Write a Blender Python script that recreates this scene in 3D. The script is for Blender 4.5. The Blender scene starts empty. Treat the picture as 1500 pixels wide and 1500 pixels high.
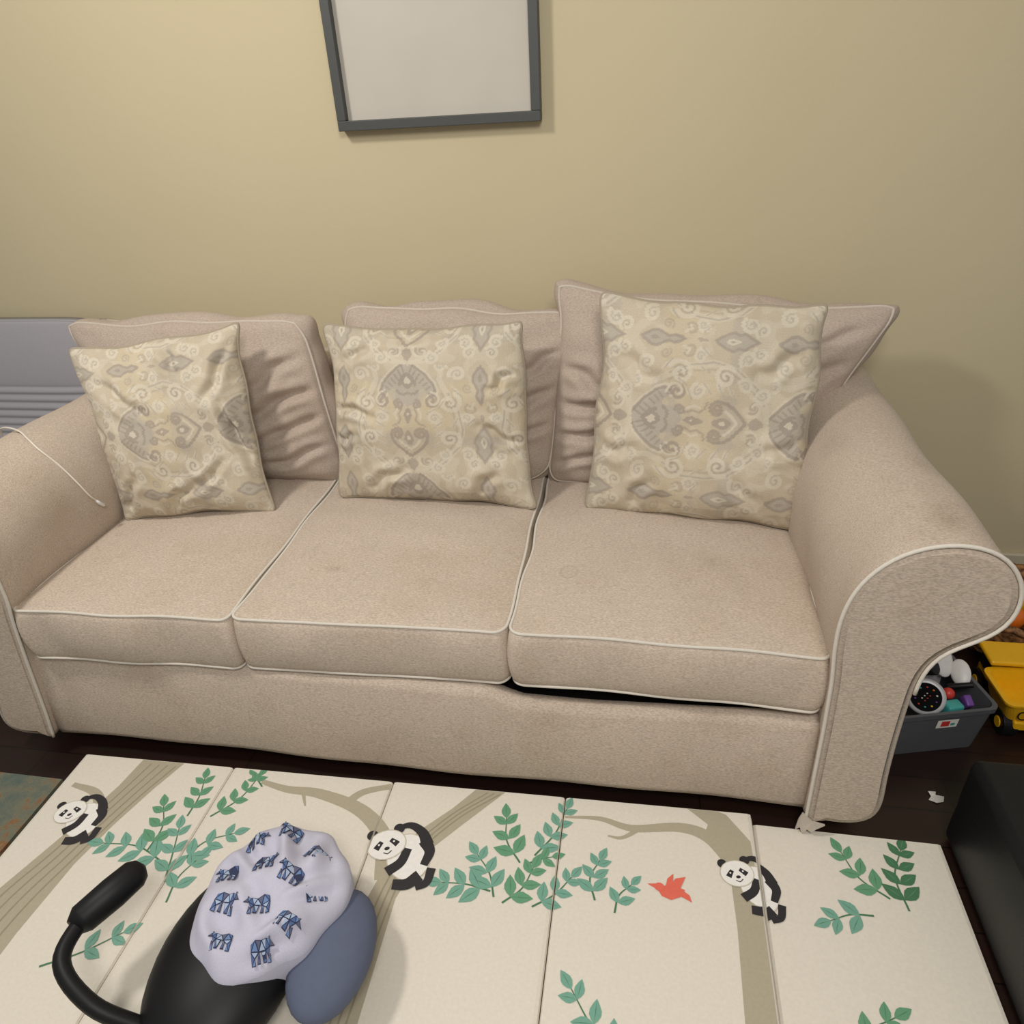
import bpy, bmesh, math, random
import numpy as np
from mathutils import Vector, Matrix
random.seed(4)
C=bpy.context.scene.collection
scn=bpy.context.scene
scn.view_settings.view_transform='Standard'
scn.view_settings.look='None'

def lin(c):
    o=[]
    for v in c:
        v=v/255.0
        o.append(v/12.92 if v<=0.04045 else ((v+0.055)/1.055)**2.4)
    return (o[0],o[1],o[2],1.0)

# ------------------------------------------------------------ materials
def base_mat(name,rough=.8):
    m=bpy.data.materials.new(name); m.use_nodes=True
    nt=m.node_tree; b=nt.nodes['Principled BSDF']
    b.inputs['Roughness'].default_value=rough
    return m,nt,b
def plain(name,col,rough=.6,spec=.5,metal=0,bump=0,bscale=60):
    m,nt,b=base_mat(name,rough)
    b.inputs['Specular IOR Level'].default_value=spec
    b.inputs['Metallic'].default_value=metal
    tc=nt.nodes.new('ShaderNodeTexCoord')
    n=nt.nodes.new('ShaderNodeTexNoise'); n.inputs['Scale'].default_value=bscale
    nt.links.new(tc.outputs['Object'],n.inputs['Vector'])
    mx=nt.nodes.new('ShaderNodeMix'); mx.data_type='RGBA'
    c=lin(col); d=tuple(x*.86 for x in c[:3])+(1,)
    mx.inputs['A'].default_value=c; mx.inputs['B'].default_value=d
    nt.links.new(n.outputs['Fac'],mx.inputs['Factor'])
    nt.links.new(mx.outputs['Result'],b.inputs['Base Color'])
    if bump:
        bp=nt.nodes.new('ShaderNodeBump'); bp.inputs['Strength'].default_value=bump; bp.inputs['Distance'].default_value=.002
        nt.links.new(n.outputs['Fac'],bp.inputs['Height']); nt.links.new(bp.outputs['Normal'],b.inputs['Normal'])
    return m
def fabric(name,col,stain=.35,weave=.16,attr=False,scale=(170,480,480),staincol=(150,122,95),spots=()):
    m,nt,b=base_mat(name,.95)
    b.inputs['Specular IOR Level'].default_value=.1
    b.inputs['Sheen Weight'].default_value=.05
    L=nt.links.new
    tc=nt.nodes.new('ShaderNodeTexCoord')
    mp=nt.nodes.new('ShaderNodeMapping'); mp.inputs['Scale'].default_value=scale
    L(tc.outputs['Object'],mp.inputs['Vector'])
    n=nt.nodes.new('ShaderNodeTexNoise'); n.inputs['Scale'].default_value=1.; n.inputs['Detail'].default_value=1
    L(mp.outputs['Vector'],n.inputs['Vector'])
    r=nt.nodes.new('ShaderNodeMapRange'); r.inputs['From Min'].default_value=.3; r.inputs['From Max'].default_value=.7
    r.inputs['To Min'].default_value=1-weave; r.inputs['To Max'].default_value=1+weave*.7
    L(n.outputs['Fac'],r.inputs['Value'])
    s=nt.nodes.new('ShaderNodeTexNoise'); s.inputs['Scale'].default_value=4.5; s.inputs['Detail'].default_value=7; s.inputs['Roughness'].default_value=.62
    L(tc.outputs['Object'],s.inputs['Vector'])
    sr=nt.nodes.new('ShaderNodeMapRange'); sr.inputs['From Min'].default_value=.50; sr.inputs['From Max'].default_value=.74
    sr.inputs['To Min'].default_value=0; sr.inputs['To Max'].default_value=stain
    L(s.outputs['Fac'],sr.inputs['Value'])
    mx=nt.nodes.new('ShaderNodeMix'); mx.data_type='RGBA'
    if attr:
        a=nt.nodes.new('ShaderNodeAttribute'); a.attribute_name='Col'
        L(a.outputs['Color'],mx.inputs['A'])
    else:
        mx.inputs['A'].default_value=lin(col)
    mx.inputs['B'].default_value=lin(staincol)
    L(sr.outputs['Result'],mx.inputs['Factor'])
    cur=mx.outputs['Result']
    if spots:
        ge=nt.nodes.new('ShaderNodeNewGeometry')
        nz=nt.nodes.new('ShaderNodeTexNoise'); nz.inputs['Scale'].default_value=30; nz.inputs['Detail'].default_value=3
        L(ge.outputs['Position'],nz.inputs['Vector'])
        for (cx,cy,cz,sx,sy,sz,rad,st_,ring) in spots:
            sb=nt.nodes.new('ShaderNodeVectorMath'); sb.operation='SUBTRACT'; sb.inputs[1].default_value=(cx,cy,cz)
            L(ge.outputs['Position'],sb.inputs[0])
            ml=nt.nodes.new('ShaderNodeVectorMath'); ml.operation='MULTIPLY'; ml.inputs[1].default_value=(sx,sy,sz)
            L(sb.outputs['Vector'],ml.inputs[0])
            ln=nt.nodes.new('ShaderNodeVectorMath'); ln.operation='LENGTH'; L(ml.outputs['Vector'],ln.inputs[0])
            ad=nt.nodes.new('ShaderNodeMath'); ad.operation='MULTIPLY_ADD'; L(nz.outputs['Fac'],ad.inputs[0]); ad.inputs[1].default_value=rad*.7; L(ln.outputs['Value'],ad.inputs[2])
            if ring:
                d_=nt.nodes.new('ShaderNodeMath'); d_.operation='SUBTRACT'; L(ad.outputs[0],d_.inputs[0]); d_.inputs[1].default_value=rad*1.3
                ab=nt.nodes.new('ShaderNodeMath'); ab.operation='ABSOLUTE'; L(d_.outputs[0],ab.inputs[0]); src=ab.outputs[0]; a0,a1=0,rad*.22
            else: src=ad.outputs[0]; a0,a1=rad*.4,rad*1.35
            mr=nt.nodes.new('ShaderNodeMapRange'); mr.inputs['From Min'].default_value=a0; mr.inputs['From Max'].default_value=a1
            mr.inputs['To Min'].default_value=st_; mr.inputs['To Max'].default_value=0; L(src,mr.inputs['Value'])
            m2=nt.nodes.new('ShaderNodeMix'); m2.data_type='RGBA'; m2.inputs['B'].default_value=lin((124,104,84))
            L(mr.outputs['Result'],m2.inputs['Factor']); L(cur,m2.inputs['A']); cur=m2.outputs['Result']
    mu=nt.nodes.new('ShaderNodeVectorMath'); mu.operation='SCALE'
    L(cur,mu.inputs[0]); L(r.outputs['Result'],mu.inputs['Scale'])
    L(mu.outputs['Vector'],b.inputs['Base Color'])
    bp=nt.nodes.new('ShaderNodeBump'); bp.inputs['Strength'].default_value=.35; bp.inputs['Distance'].default_value=.001
    L(n.outputs['Fac'],bp.inputs['Height']); L(bp.outputs['Normal'],b.inputs['Normal'])
    return m
M_sofa=fabric('sofa_weave',(189,174,158),stain=.35,weave=.21,staincol=(158,138,114),
   spots=[(1.90,.08,.75,1.6,1,1,.06,.34,0),(1.93,.30,.75,2,1,1,.07,.2,0),(1.80,.45,.74,2,1,1,.08,.18,0),(.55,0,.22,1,1,1,.035,.16,0)])
M_seat=fabric('seat_weave',(192,177,161),stain=.30,weave=.20,staincol=(168,147,120),
   spots=[(1.24,.24,.49,1,1,1,.022,.22,1),(1.24,.24,.49,1,1,1,.02,.10,0),(.70,.20,.49,1.,2.5,1,.035,.25,0),(.62,.28,.49,2,1,1,.03,.16,0),(.90,.60,.49,.6,1,1,.03,.38,0),(.36,-.01,.42,1.6,1,.8,.025,.38,0),(1.55,.3,.49,1,1,1,.05,.12,0)])
M_back=fabric('back_weave',(180,165,151),stain=.18,weave=.16)
M_pip=plain('piping_cotton',(214,207,195),.9,.2,bscale=120)
M_pip2=plain('piping_taupe',(200,189,176),.9,.2,bscale=120)
M_pipb=plain('piping_beige',(164,153,134),.9,.2,bscale=120)
M_throw=fabric('ikat_print',(190,175,145),stain=.12,weave=.07,attr=True,scale=(450,450,450),staincol=(174,154,120))
M_dark=plain('deck_gap_shade',(20,17,16),.9,.2)  # near-black deck colour stands in for the shade under the seat cushions
M_legw=plain('dark_wood',(40,26,20),.5)
M_grey=fabric('grey_upholstery',(160,158,162),stain=.05,weave=.05,scale=(500,500,500),staincol=(130,128,132))
M_black=plain('black_plastic',(18,18,20),.5,.3)
M_face=plain('black_face',(12,12,14),.8,.1)
M_vinyl=plain('black_vinyl',(17,19,21),.45,.4,bump=.15,bscale=120)
M_white=plain('white_plastic',(226,224,220),.4)
M_cable=plain('white_cable',(228,220,206),.5)
M_bin=plain('grey_bin_plastic',(88,90,95),.5)
M_yel=plain('yellow_plastic',(242,184,24),.35)
M_org=plain('orange_plastic',(226,112,30),.4)
M_teal=plain('teal_plastic',(70,165,160),.4)
M_red=plain('red_plastic',(205,60,50),.4)
M_pur=plain('purple_plastic',(110,70,150),.4)
M_sil=plain('silver_plastic',(188,188,190),.35,metal=.1)
M_paper=plain('paper',(235,232,226),.8)

def wall_mat():
    m,nt,b=base_mat('wall_paint',.6); L=nt.links.new
    b.inputs['Specular IOR Level'].default_value=.25
    tc=nt.nodes.new('ShaderNodeTexCoord')
    n=nt.nodes.new('ShaderNodeTexNoise'); n.inputs['Scale'].default_value=2.2; n.inputs['Detail'].default_value=3
    L(tc.outputs['Object'],n.inputs['Vector'])
    mx=nt.nodes.new('ShaderNodeMix'); mx.data_type='RGBA'
    mx.inputs['A'].default_value=lin((199,187,155)); mx.inputs['B'].default_value=lin((194,182,149))
    L(n.outputs['Fac'],mx.inputs['Factor']); L(mx.outputs['Result'],b.inputs['Base Color'])
    n2=nt.nodes.new('ShaderNodeTexNoise'); n2.inputs['Scale'].default_value=70; n2.inputs['Detail'].default_value=3
    L(tc.outputs['Object'],n2.inputs['Vector'])
    bp=nt.nodes.new('ShaderNodeBump'); bp.inputs['Strength'].default_value=.3; bp.inputs['Distance'].default_value=.0015
    L(n2.outputs['Fac'],bp.inputs['Height']); L(bp.outputs['Normal'],b.inputs['Normal'])
    return m
def floor_mat():
    m,nt,b=base_mat('dark_wood_floor',.35); L=nt.links.new
    tc=nt.nodes.new('ShaderNodeTexCoord')
    br=nt.nodes.new('ShaderNodeTexBrick'); br.offset=.5
    br.inputs['Color1'].default_value=lin((48,30,24)); br.inputs['Color2'].default_value=lin((38,24,20)); br.inputs['Mortar'].default_value=lin((14,9,8))
    br.inputs['Scale'].default_value=1; br.inputs['Mortar Size'].default_value=.0015
    br.inputs['Brick Width'].default_value=1.1; br.inputs['Row Height'].default_value=.09
    L(tc.outputs['Object'],br.inputs['Vector'])
    mp=nt.nodes.new('ShaderNodeMapping'); mp.inputs['Scale'].default_value=(4,60,1)
    L(tc.outputs['Object'],mp.inputs['Vector'])
    n=nt.nodes.new('ShaderNodeTexNoise'); n.inputs['Detail'].default_value=5; n.inputs['Scale'].default_value=1
    L(mp.outputs['Vector'],n.inputs['Vector'])
    mx=nt.nodes.new('ShaderNodeMix'); mx.data_type='RGBA'; mx.blend_type='MULTIPLY'; mx.inputs['Factor'].default_value=.6
    L(br.outputs['Color'],mx.inputs['A']); L(n.outputs['Color'],mx.inputs['B']); L(mx.outputs['Result'],b.inputs['Base Color'])
    return m
def rug_mat():
    m,nt,b=base_mat('rug_pile',.95); L=nt.links.new
    tc=nt.nodes.new('ShaderNodeTexCoord')
    n=nt.nodes.new('ShaderNodeTexNoise'); n.inputs['Scale'].default_value=9; n.inputs['Detail'].default_value=5; n.inputs['Roughness'].default_value=.7
    L(tc.outputs['Object'],n.inputs['Vector'])
    cr=nt.nodes.new('ShaderNodeValToRGB'); e=cr.color_ramp.elements
    e[0].position=.38; e[0].color=lin((92,106,98)); e[1].position=.64; e[1].color=lin((154,132,96))
    x=e.new(.52); x.color=lin((120,120,100)); x=e.new(.6); x.color=lin((142,98,60))
    L(n.outputs['Fac'],cr.inputs['Fac']); L(cr.outputs['Color'],b.inputs['Base Color'])
    n2=nt.nodes.new('ShaderNodeTexNoise'); n2.inputs['Scale'].default_value=400
    L(tc.outputs['Object'],n2.inputs['Vector'])
    bp=nt.nodes.new('ShaderNodeBump'); bp.inputs['Strength'].default_value=.8; bp.inputs['Distance'].default_value=.004
    L(n2.outputs['Fac'],bp.inputs['Height']); L(bp.outputs['Normal'],b.inputs['Normal'])
    return m
def wicker_mat():
    m,nt,b=base_mat('wicker',.7); L=nt.links.new
    tc=nt.nodes.new('ShaderNodeTexCoord')
    br=nt.nodes.new('ShaderNodeTexNoise'); br.inputs['Scale'].default_value=80
    L(tc.outputs['Object'],br.inputs['Vector'])
    cr=nt.nodes.new('ShaderNodeValToRGB'); e=cr.color_ramp.elements
    e[0].position=.35; e[0].color=lin((80,50,28)); e[1].position=.65; e[1].color=lin((172,124,76))
    L(br.outputs['Fac'],cr.inputs['Fac']); L(cr.outputs['Color'],b.inputs['Base Color'])
    return m

# ------------------------------------------------------------ object helpers
def empty(name,loc,label,category,**kw):
    e=bpy.data.objects.new(name,None); e.location=loc; e.empty_display_size=.05
    C.objects.link(e); e['label']=label; e['category']=category
    for k,v in kw.items(): e[k]=v
    return e
def parent(o,p):
    o.parent=p
    t=Vector((0,0,0)); q=p
    while q is not None:
        t+=q.location
        q=q.parent
    o.location=o.location-t
def add(name,verts,faces,mats,par=None,smooth=True,mi=None,label=None,cat=None,kind=None,cols=None,center=True):
    v=np.array(verts,dtype=float)
    c=(v.min(0)+v.max(0))/2 if center else np.zeros(3)
    me=bpy.data.meshes.new(name)
    me.from_pydata((v-c).tolist(),[],faces)
    if not isinstance(mats,(list,tuple)): mats=[mats]
    for m in mats: me.materials.append(m)
    if mi is not None: me.polygons.foreach_set('material_index',mi)
    me.polygons.foreach_set('use_smooth',[smooth]*len(me.polygons))
    if cols is not None:
        a=me.color_attributes.new('Col','FLOAT_COLOR','POINT')
        a.data.foreach_set('color',np.asarray(cols,dtype=np.float32).ravel())
    me.update()
    o=bpy.data.objects.new(name,me); o.location=c.tolist(); C.objects.link(o)
    if par is not None: parent(o,par)
    if label: o['label']=label
    if cat: o['category']=cat
    if kind: o['kind']=kind
    return o
def bevel(o,w,seg=3,angle=.6):
    m=o.modifiers.new('bevel','BEVEL'); m.width=w; m.segments=seg; m.limit_method='ANGLE'; m.angle_limit=angle
    return o
def tubegeo(pts,r,closed=False,ns=8):
    P=[Vector(p) for p in pts]; n=len(P); V=[];F=[]
    prev=None
    for i in range(n):
        a=P[(i-1)%n] if (closed or i>0) else P[i]
        b=P[(i+1)%n] if (closed or i<n-1) else P[i]
        t=(b-a)
        if t.length<1e-9: t=Vector((1,0,0))
        t.normalize()
        if prev is None:
            ref=Vector((0,0,1)) if abs(t.z)<.9 else Vector((0,1,0))
            x=t.cross(ref).normalized()
        else:
            x=(prev-t*prev.dot(t))
            x=x.normalized() if x.length>1e-6 else t.orthogonal().normalized()
        prev=x; y=t.cross(x)
        rr=r[i] if isinstance(r,(list,tuple)) else r
        for k in range(ns):
            an=2*math.pi*k/ns
            V.append(tuple(P[i]+x*math.cos(an)*rr+y*math.sin(an)*rr))
    m=n if closed else n-1
    for i in range(m):
        j=(i+1)%n
        for k in range(ns):
            F.append((i*ns+k,i*ns+(k+1)%ns,j*ns+(k+1)%ns,j*ns+k))
    if not closed:
        F.append(tuple(range(ns))[::-1]); F.append(tuple(range((n-1)*ns,n*ns)))
    return V,F
def merge(parts):
    V=[];F=[];MI=[]
    for p in parts:
        v,f=p[0],p[1]; k=p[2] if len(p)>2 else 0
        o=len(V); V+=list(v); F+=[tuple(i+o for i in q) for q in f]; MI+=[k]*len(f)
    return V,F,MI
def boxgeo(c,s,rotz=0,tilt=0):
    V=[]
    for z in (-.5,.5):
        for (x,y) in ((-.5,-.5),(.5,-.5),(.5,.5),(-.5,.5)):
            p=Vector((x*s[0],y*s[1],z*s[2]))
            p=Matrix.Rotation(tilt,3,'X')@p
            p=Matrix.Rotation(rotz,3,'Z')@p
            V.append(tuple(p+Vector(c)))
    F=[(3,2,1,0),(4,5,6,7),(0,1,5,4),(1,2,6,5),(2,3,7,6),(3,0,4,7)]
    return V,F
def ellgeo(c,r,nu=24,nv=14,rot=None):
    V=[];F=[]
    for j in range(nv+1):
        th=math.pi*j/nv
        for i in range(nu):
            ph=2*math.pi*i/nu
            p=Vector((r[0]*math.sin(th)*math.cos(ph),r[1]*math.sin(th)*math.sin(ph),r[2]*math.cos(th)))
            if rot is not None: p=rot@p
            V.append(tuple(p+Vector(c)))
    for j in range(nv):
        for i in range(nu):
            F.append((j*nu+i,(j+1)*nu+i,(j+1)*nu+(i+1)%nu,j*nu+(i+1)%nu))
    return V,F
def cylgeo(a,b,r,ns=24,r2=None):
    return tubegeo([a,b],[r,r if r2 is None else r2],ns=ns)

def noise2(x,y,seed,f=1.):
    rs=np.random.RandomState(seed); o=np.zeros_like(x)
    for k in range(8):
        a=rs.uniform(0,6.283); w=f*rs.uniform(.6,1.8); ph=rs.uniform(0,6.28)
        o+=np.sin(w*(x*math.cos(a)+y*math.sin(a))*6.283+ph)
    return o/8*1.6

# soft cushion. corners BL,BR,TR,TL of the middle surface
def cushion(name,cor,band,crown,mat,pipmat,par=None,N=60,pinch=.02,cround=.06,prof='box',creases=(),seed=1,lump=.004,
            pr=.0045,seams=2,colfun=None,label=None,cat=None,ears=(0,0,0,0),back_crown=None,edgeshift=None,piplabel=None,bulge=None,edgelump=1.):
    BL,BR,TR,TL=[np.array(c,float) for c in cor]
    nrm=np.cross(BR-BL,TL-BL); nrm/=np.linalg.norm(nrm)
    ex=(BR-BL+TR-TL)/2; ey=(TL-BL+TR-BR)/2
    exn=ex/np.linalg.norm(ex); eyn=ey/np.linalg.norm(ey)
    t=np.linspace(-1,1,N+1)
    a1=.5*t+.5*np.sin(t*math.pi/2)
    A,B=np.meshgrid(a1,a1)
    rx=cround; ry=cround*np.linalg.norm(ex)/np.linalg.norm(ey)
    def mid(A,B):
        pa=np.clip(abs(A)-(1-rx),0,rx)/rx; qb=np.clip(abs(B)-(1-ry),0,ry)/ry
        a=np.sign(A)*(np.minimum(abs(A),1-rx)+rx*pa*np.sqrt(1-qb**2/2))
        b=np.sign(B)*(np.minimum(abs(B),1-ry)+ry*qb*np.sqrt(1-pa**2/2))
        a=a*(1-pinch*(1-B**2)*A**2); b=b*(1-pinch*(1-A**2)*B**2)
        u=(a+1)/2; v=(b+1)/2
        P=(BL*((1-u)*(1-v))[...,None]+BR*(u*(1-v))[...,None]+TR*(u*v)[...,None]+TL*((1-u)*v)[...,None])
        for e,(sa,sb) in zip(ears,((-1,-1),(1,-1),(1,1),(-1,1))):
            if e:
                w=np.clip((1+sa*A)/2,0,1)**9*np.clip((1+sb*B)/2,0,1)**9
                P=P+(exn*sa+eyn*sb)*(w*e)[...,None]
        if edgeshift is not None: P=P+edgeshift(A,B)
        wob=noise2(A*1.0,B*1.0,seed+50,.9)*lump*.8
        edge=np.maximum(abs(A),abs(B))**6
        el=lump*edgelump
        P=P+nrm*(wob*edge)[...,None]*.8+exn*(noise2(B,A*0+.3,seed+60,1.1)*el*abs(A)**8)[...,None]+eyn*(noise2(A,B*0+.7,seed+70,1.1)*el*abs(B)**8)[...,None]
        return P
    P=mid(A,B)
    if prof=='box':
        h=(np.clip(1-abs(A)**2.6,0,1)*np.clip(1-abs(B)**2.6,0,1))**.6
    elif prof=='soft':
        h=(np.clip(1-abs(A)**2.2,0,1)*np.clip(1-abs(B)**2.2,0,1))**.5
    else:
        h=(np.clip(1-abs(A)**2.4,0,1)*np.clip(1-abs(B)**2.4,0,1))**.5
        h=.85*h+.15*(np.clip(1-A**2,0,1)*np.clip(1-B**2,0,1))
    inner=np.clip((1-abs(A))*8,0,1)*np.clip((1-abs(B))*8,0,1)
    d=np.zeros_like(A)
    for (x0,y0,x1,y1,w,dep) in creases:
        px=A-x0;py=B-y0;dx=x1-x0;dy=y1-y0;L2=dx*dx+dy*dy
        tt=np.clip((px*dx+py*dy)/L2,0,1)
        dist=np.hypot(px-tt*dx+.02*np.sin(tt*9+x0*5),py-tt*dy+.02*np.sin(tt*7+y0*5))
        fade=np.sin(np.clip(tt*.9+.05,0,1)*math.pi)**.6
        d+=-dep*np.exp(-(dist/w)**2)*fade+dep*.6*np.exp(-((dist-2*w)/(w*1.2))**2)*fade
    lum=noise2(A,B,seed,.8)*lump+noise2(A,B,seed+9,2.2)*lump*.35
    if prof=='knife': # seam puckers all around
        ed=np.exp(-((1-np.maximum(abs(A),abs(B)))/.09)**2)
        par_=np.where(abs(A)>abs(B),B,A)
        lum=lum+ed*.0035*np.sin(par_*34+2*np.sin(par_*9+seed))
    F_=P+nrm*(band/2+h*crown+inner*(lum+d))[...,None]
    bc=crown if back_crown is None else back_crown
    K_=P-nrm*(band/2+h*bc)[...,None]
    n1=N+1
    V=np.concatenate([F_.reshape(-1,3),K_.reshape(-1,3)])
    F=[];o2=n1*n1
    idx=np.arange(n1*n1).reshape(n1,n1)
    q=np.stack([idx[:-1,:-1],idx[:-1,1:],idx[1:,1:],idx[1:,:-1]],-1).reshape(-1,4)
    F+=q.tolist(); F+=(q[:,::-1]+o2).tolist()
    per=list(idx[0,:-1])+list(idx[:-1,-1])+list(idx[-1,:0:-1])+list(idx[:0:-1,0])
    Fp=V[per];Kp=V[[i+o2 for i in per]]
    cen=P.mean((0,1))
    ns=8 if band>0.02 else 1
    rows=[per]
    Vl=[V]
    base=len(V)
    Bu=min(.012,band*.09) if bulge is None else bulge
    for s in range(1,ns):
        f=s/ns
        R_=Fp*(1-f)+Kp*f
        outd=R_-cen; outd-=np.outer(outd@nrm,nrm); outd/=np.linalg.norm(outd,axis=1)[:,None]
        bul=Bu*math.sin(math.pi*f)**.7
        ph=np.linspace(0,2*math.pi,len(per),endpoint=False)
        R_=R_+outd*(bul*(1+.35*np.sin(ph*7+seed)+.2*np.sin(ph*17)))[:,None]
        Vl.append(R_); rows.append(list(range(base,base+len(per)))); base+=len(per)
    rows.append([i+o2 for i in per])
    V=np.concatenate(Vl); m=len(per)
    for a_,b_ in zip(rows[:-1],rows[1:]):
        for i in range(m):
            j=(i+1)%m
            F.append((a_[i],b_[i],b_[j],a_[j]))
    cols=None
    if colfun is not None:
        cc=colfun(A,B).reshape(-1,3)
        full=np.ones((len(V),4)); full[:,:3]=cc.mean(0)
        full[:n1*n1,:3]=cc; full[n1*n1:2*n1*n1,:3]=cc
        cols=full
    o=add(name,V,F,mat,par,label=label,cat=cat,cols=cols)
    st=1 if N<100 else 3
    loops=[Fp[::st]] if seams>=1 else []
    if seams>=2: loops.append(Kp[::st])
    for Lp in loops:
        if prof=='knife': Lp=(Fp[::st]+Kp[::st])/2
        v,f=tubegeo([tuple(x) for x in Lp],pr,True,8)
        add('piping',v,f,pipmat,o,label=piplabel)
    return o

# ------------------------------------------------------------ room
wv,wf=boxgeo((1.0,1.07,1.3),(7,.1,2.6)); add('wall_back',wv,wf,wall_mat(),smooth=False,kind='structure')
fv,ff=boxgeo((1.0,-.9,-.05),(7,4.0,.1)); add('floor',fv,ff,floor_mat(),smooth=False,kind='structure')
bv,bf=boxgeo((1.0,1.012,.05),(7,.016,.1)); bevel(add('baseboard_back',bv,bf,plain('baseboard_paint',(200,190,165),.5),smooth=False,kind='structure'),.004)

# ------------------------------------------------------------ sofa
sofa=empty('sofa',(.88,.45,0),'beige woven three-seat sofa with rolled arms and white piping','sofa')
prof=[(1.762,.050),(1.759,.18),(1.756,.32),(1.751,.45),(1.744,.51),(1.741,.564),(1.743,.60),(1.750,.637),(1.761,.667),(1.780,.697),(1.808,.725),(1.840,.742),(1.877,.751),(1.915,.751),(1.945,.743),(1.970,.728),(1.992,.703),(2.006,.675),(2.012,.640),(2.008,.608),(1.996,.585),(1.975,.565),(1.948,.549),(1.922,.530),(1.904,.503),(1.895,.465),(1.893,.40),(1.893,.30),(1.896,.20),(1.902,.13),(1.900,.09),(1.885,.062),(1.84,.048),(1.80,.052)]
def resample(pts,n):
    P=np.array(pts); d=np.r_[0,np.cumsum(np.linalg.norm(np.diff(P,axis=0),axis=1))]
    t=np.linspace(0,d[-1],n); return np.stack([np.interp(t,d,P[:,0]),np.interp(t,d,P[:,1])],1)
def smooth1(P,k=2):
    P=P.copy()
    for _ in range(k): P[1:-1]=(P[:-2]+2*P[1:-1]+P[2:])/4
    return P
def arm(side):
    Q=smooth1(resample(prof,104),3)
    if side<0:
        Q=np.stack([1.76-Q[:,0],Q[:,1]],1)
        Q[:,0]-=.055*np.clip(1-Q[:,1]/.5,0,1)
        Q[:,1]=Q[:,1]+.018*np.clip(1-(Q[:,1]-.05)/.1,0,1)
    T=np.gradient(Q,axis=0); T/=np.linalg.norm(T,axis=1)[:,None]
    Nn=np.stack([-T[:,1],T[:,0]],1)
    if side<0: Nn=-Nn
    n=len(Q); V=[];F=[]
    ys=[-.010,-.0095,-.006,.003]+list(np.linspace(.03,.93,30))+[.945,.95]
    ins=[-.014,-.006,-.0015,0]+[0]*30+[-.004,-.015]
    for j,(y,i_) in enumerate(zip(ys,ins)):
        for k in range(n):
            wob=0
            if y>.02:
                wob=.003*math.sin(k*.13+y*9)+.0025*math.sin(k*.31-y*17+side)
            p=Q[k]+Nn[k]*(i_+wob)
            V.append((p[0],y,p[1]))
    m=len(ys)
    for j in range(m-1):
        for k in range(n-1):
            F.append((j*n+k,j*n+k+1,(j+1)*n+k+1,(j+1)*n+k))
        F.append((j*n+n-1,j*n,(j+1)*n,(j+1)*n+n-1))
    F.append(tuple(range(n))); F.append(tuple(range((m-1)*n,m*n))[::-1])
    if side<0: F=[f[::-1] for f in F]
    o=add('arm',V,F,M_sofa,sofa)
    for pl in o.data.polygons:
        if len(pl.vertices)>10: pl.use_smooth=False
    pts=[(q[0]+nn[0]*.001,-.0085,q[1]+nn[1]*.001) for q,nn in zip(Q,Nn)]
    pts=([(pts[0][0],-.008,.034)] if side>0 else [])+pts[:-28]
    v,f=tubegeo(pts,.0038); add('piping',v,f,M_pip,o,label='off-white corded piping')
    if side>0:
        vv=[(1.752,-.012,.075),(1.775,-.016,.055),(1.800,-.014,.046),(1.783,-.018,.036),(1.775,-.018,.024),(1.766,-.016,.030),(1.758,-.014,.012),(1.752,-.012,.03),(1.744,-.012,.022),(1.747,-.010,.05)]
        k_=len(vv)
        vv+=[(x,y+.004,z) for x,y,z in vv]
        ff_=[tuple(range(k_))[::-1],tuple(range(k_,2*k_))]+[(i,(i+1)%k_,k_+(i+1)%k_,k_+i) for i in range(k_)]
        add('frayed_lining',vv,ff_,M_pip2,o,smooth=False,label='loose frayed white lining')
    return o
arm(1); arm(-1)
def slab(name,x0,x1,y0,y1,zb,ztf,mat,par,nx=60):
    V=[];F=[]
    for i in range(nx+1):
        x=x0+(x1-x0)*i/nx; zt=ztf(x)
        w=.004*math.sin(x*5.1)+.002*math.sin(x*17)
        ring=[(y0+w+.006,zb),(y0+w-.001,zb+.02),(y0+w-.004,zb+(zt-zb)*.4),(y0+w-.001,zt-.02),(y0+w+.006,zt-.006),(y0+w+.02,zt),(y1,zt),(y1,zb)]
        for (y,z) in ring: V.append((x,y,z))
    k=8
    for i in range(nx):
        for j in range(k):
            F.append((i*k+j,(i+1)*k+j,(i+1)*k+(j+1)%k,i*k+(j+1)%k))
    F.append(tuple(range(k))); F.append(tuple(range(nx*k,nx*k+k))[::-1])
    return add(name,V,F,mat,par)
railtop=lambda x: float(np.interp(x,[0,1.08,1.15,1.3,1.6,1.76],[.327,.327,.294,.291,.303,.312]))
slab('front_rail',-.05,1.762,.014,.05,.056,railtop,M_sofa,sofa)
v,f=boxgeo((.88,.47,.17),(1.76,.78,.22)); add('seat_platform',v,f,M_dark,sofa,smooth=False)
v,f=boxgeo((.88,.90,.42),(1.80,.13,.72)); bevel(add('back_frame',v,f,M_sofa,sofa),.035,5)
for (x,y) in ((.0+.05,.12),(1.71,.12),(.05,.88),(1.71,.88)):
    v,f=cylgeo((x,y,0),(x,y,.075),.02,16,.028); add('leg',v,f,M_legw,sofa)

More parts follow.
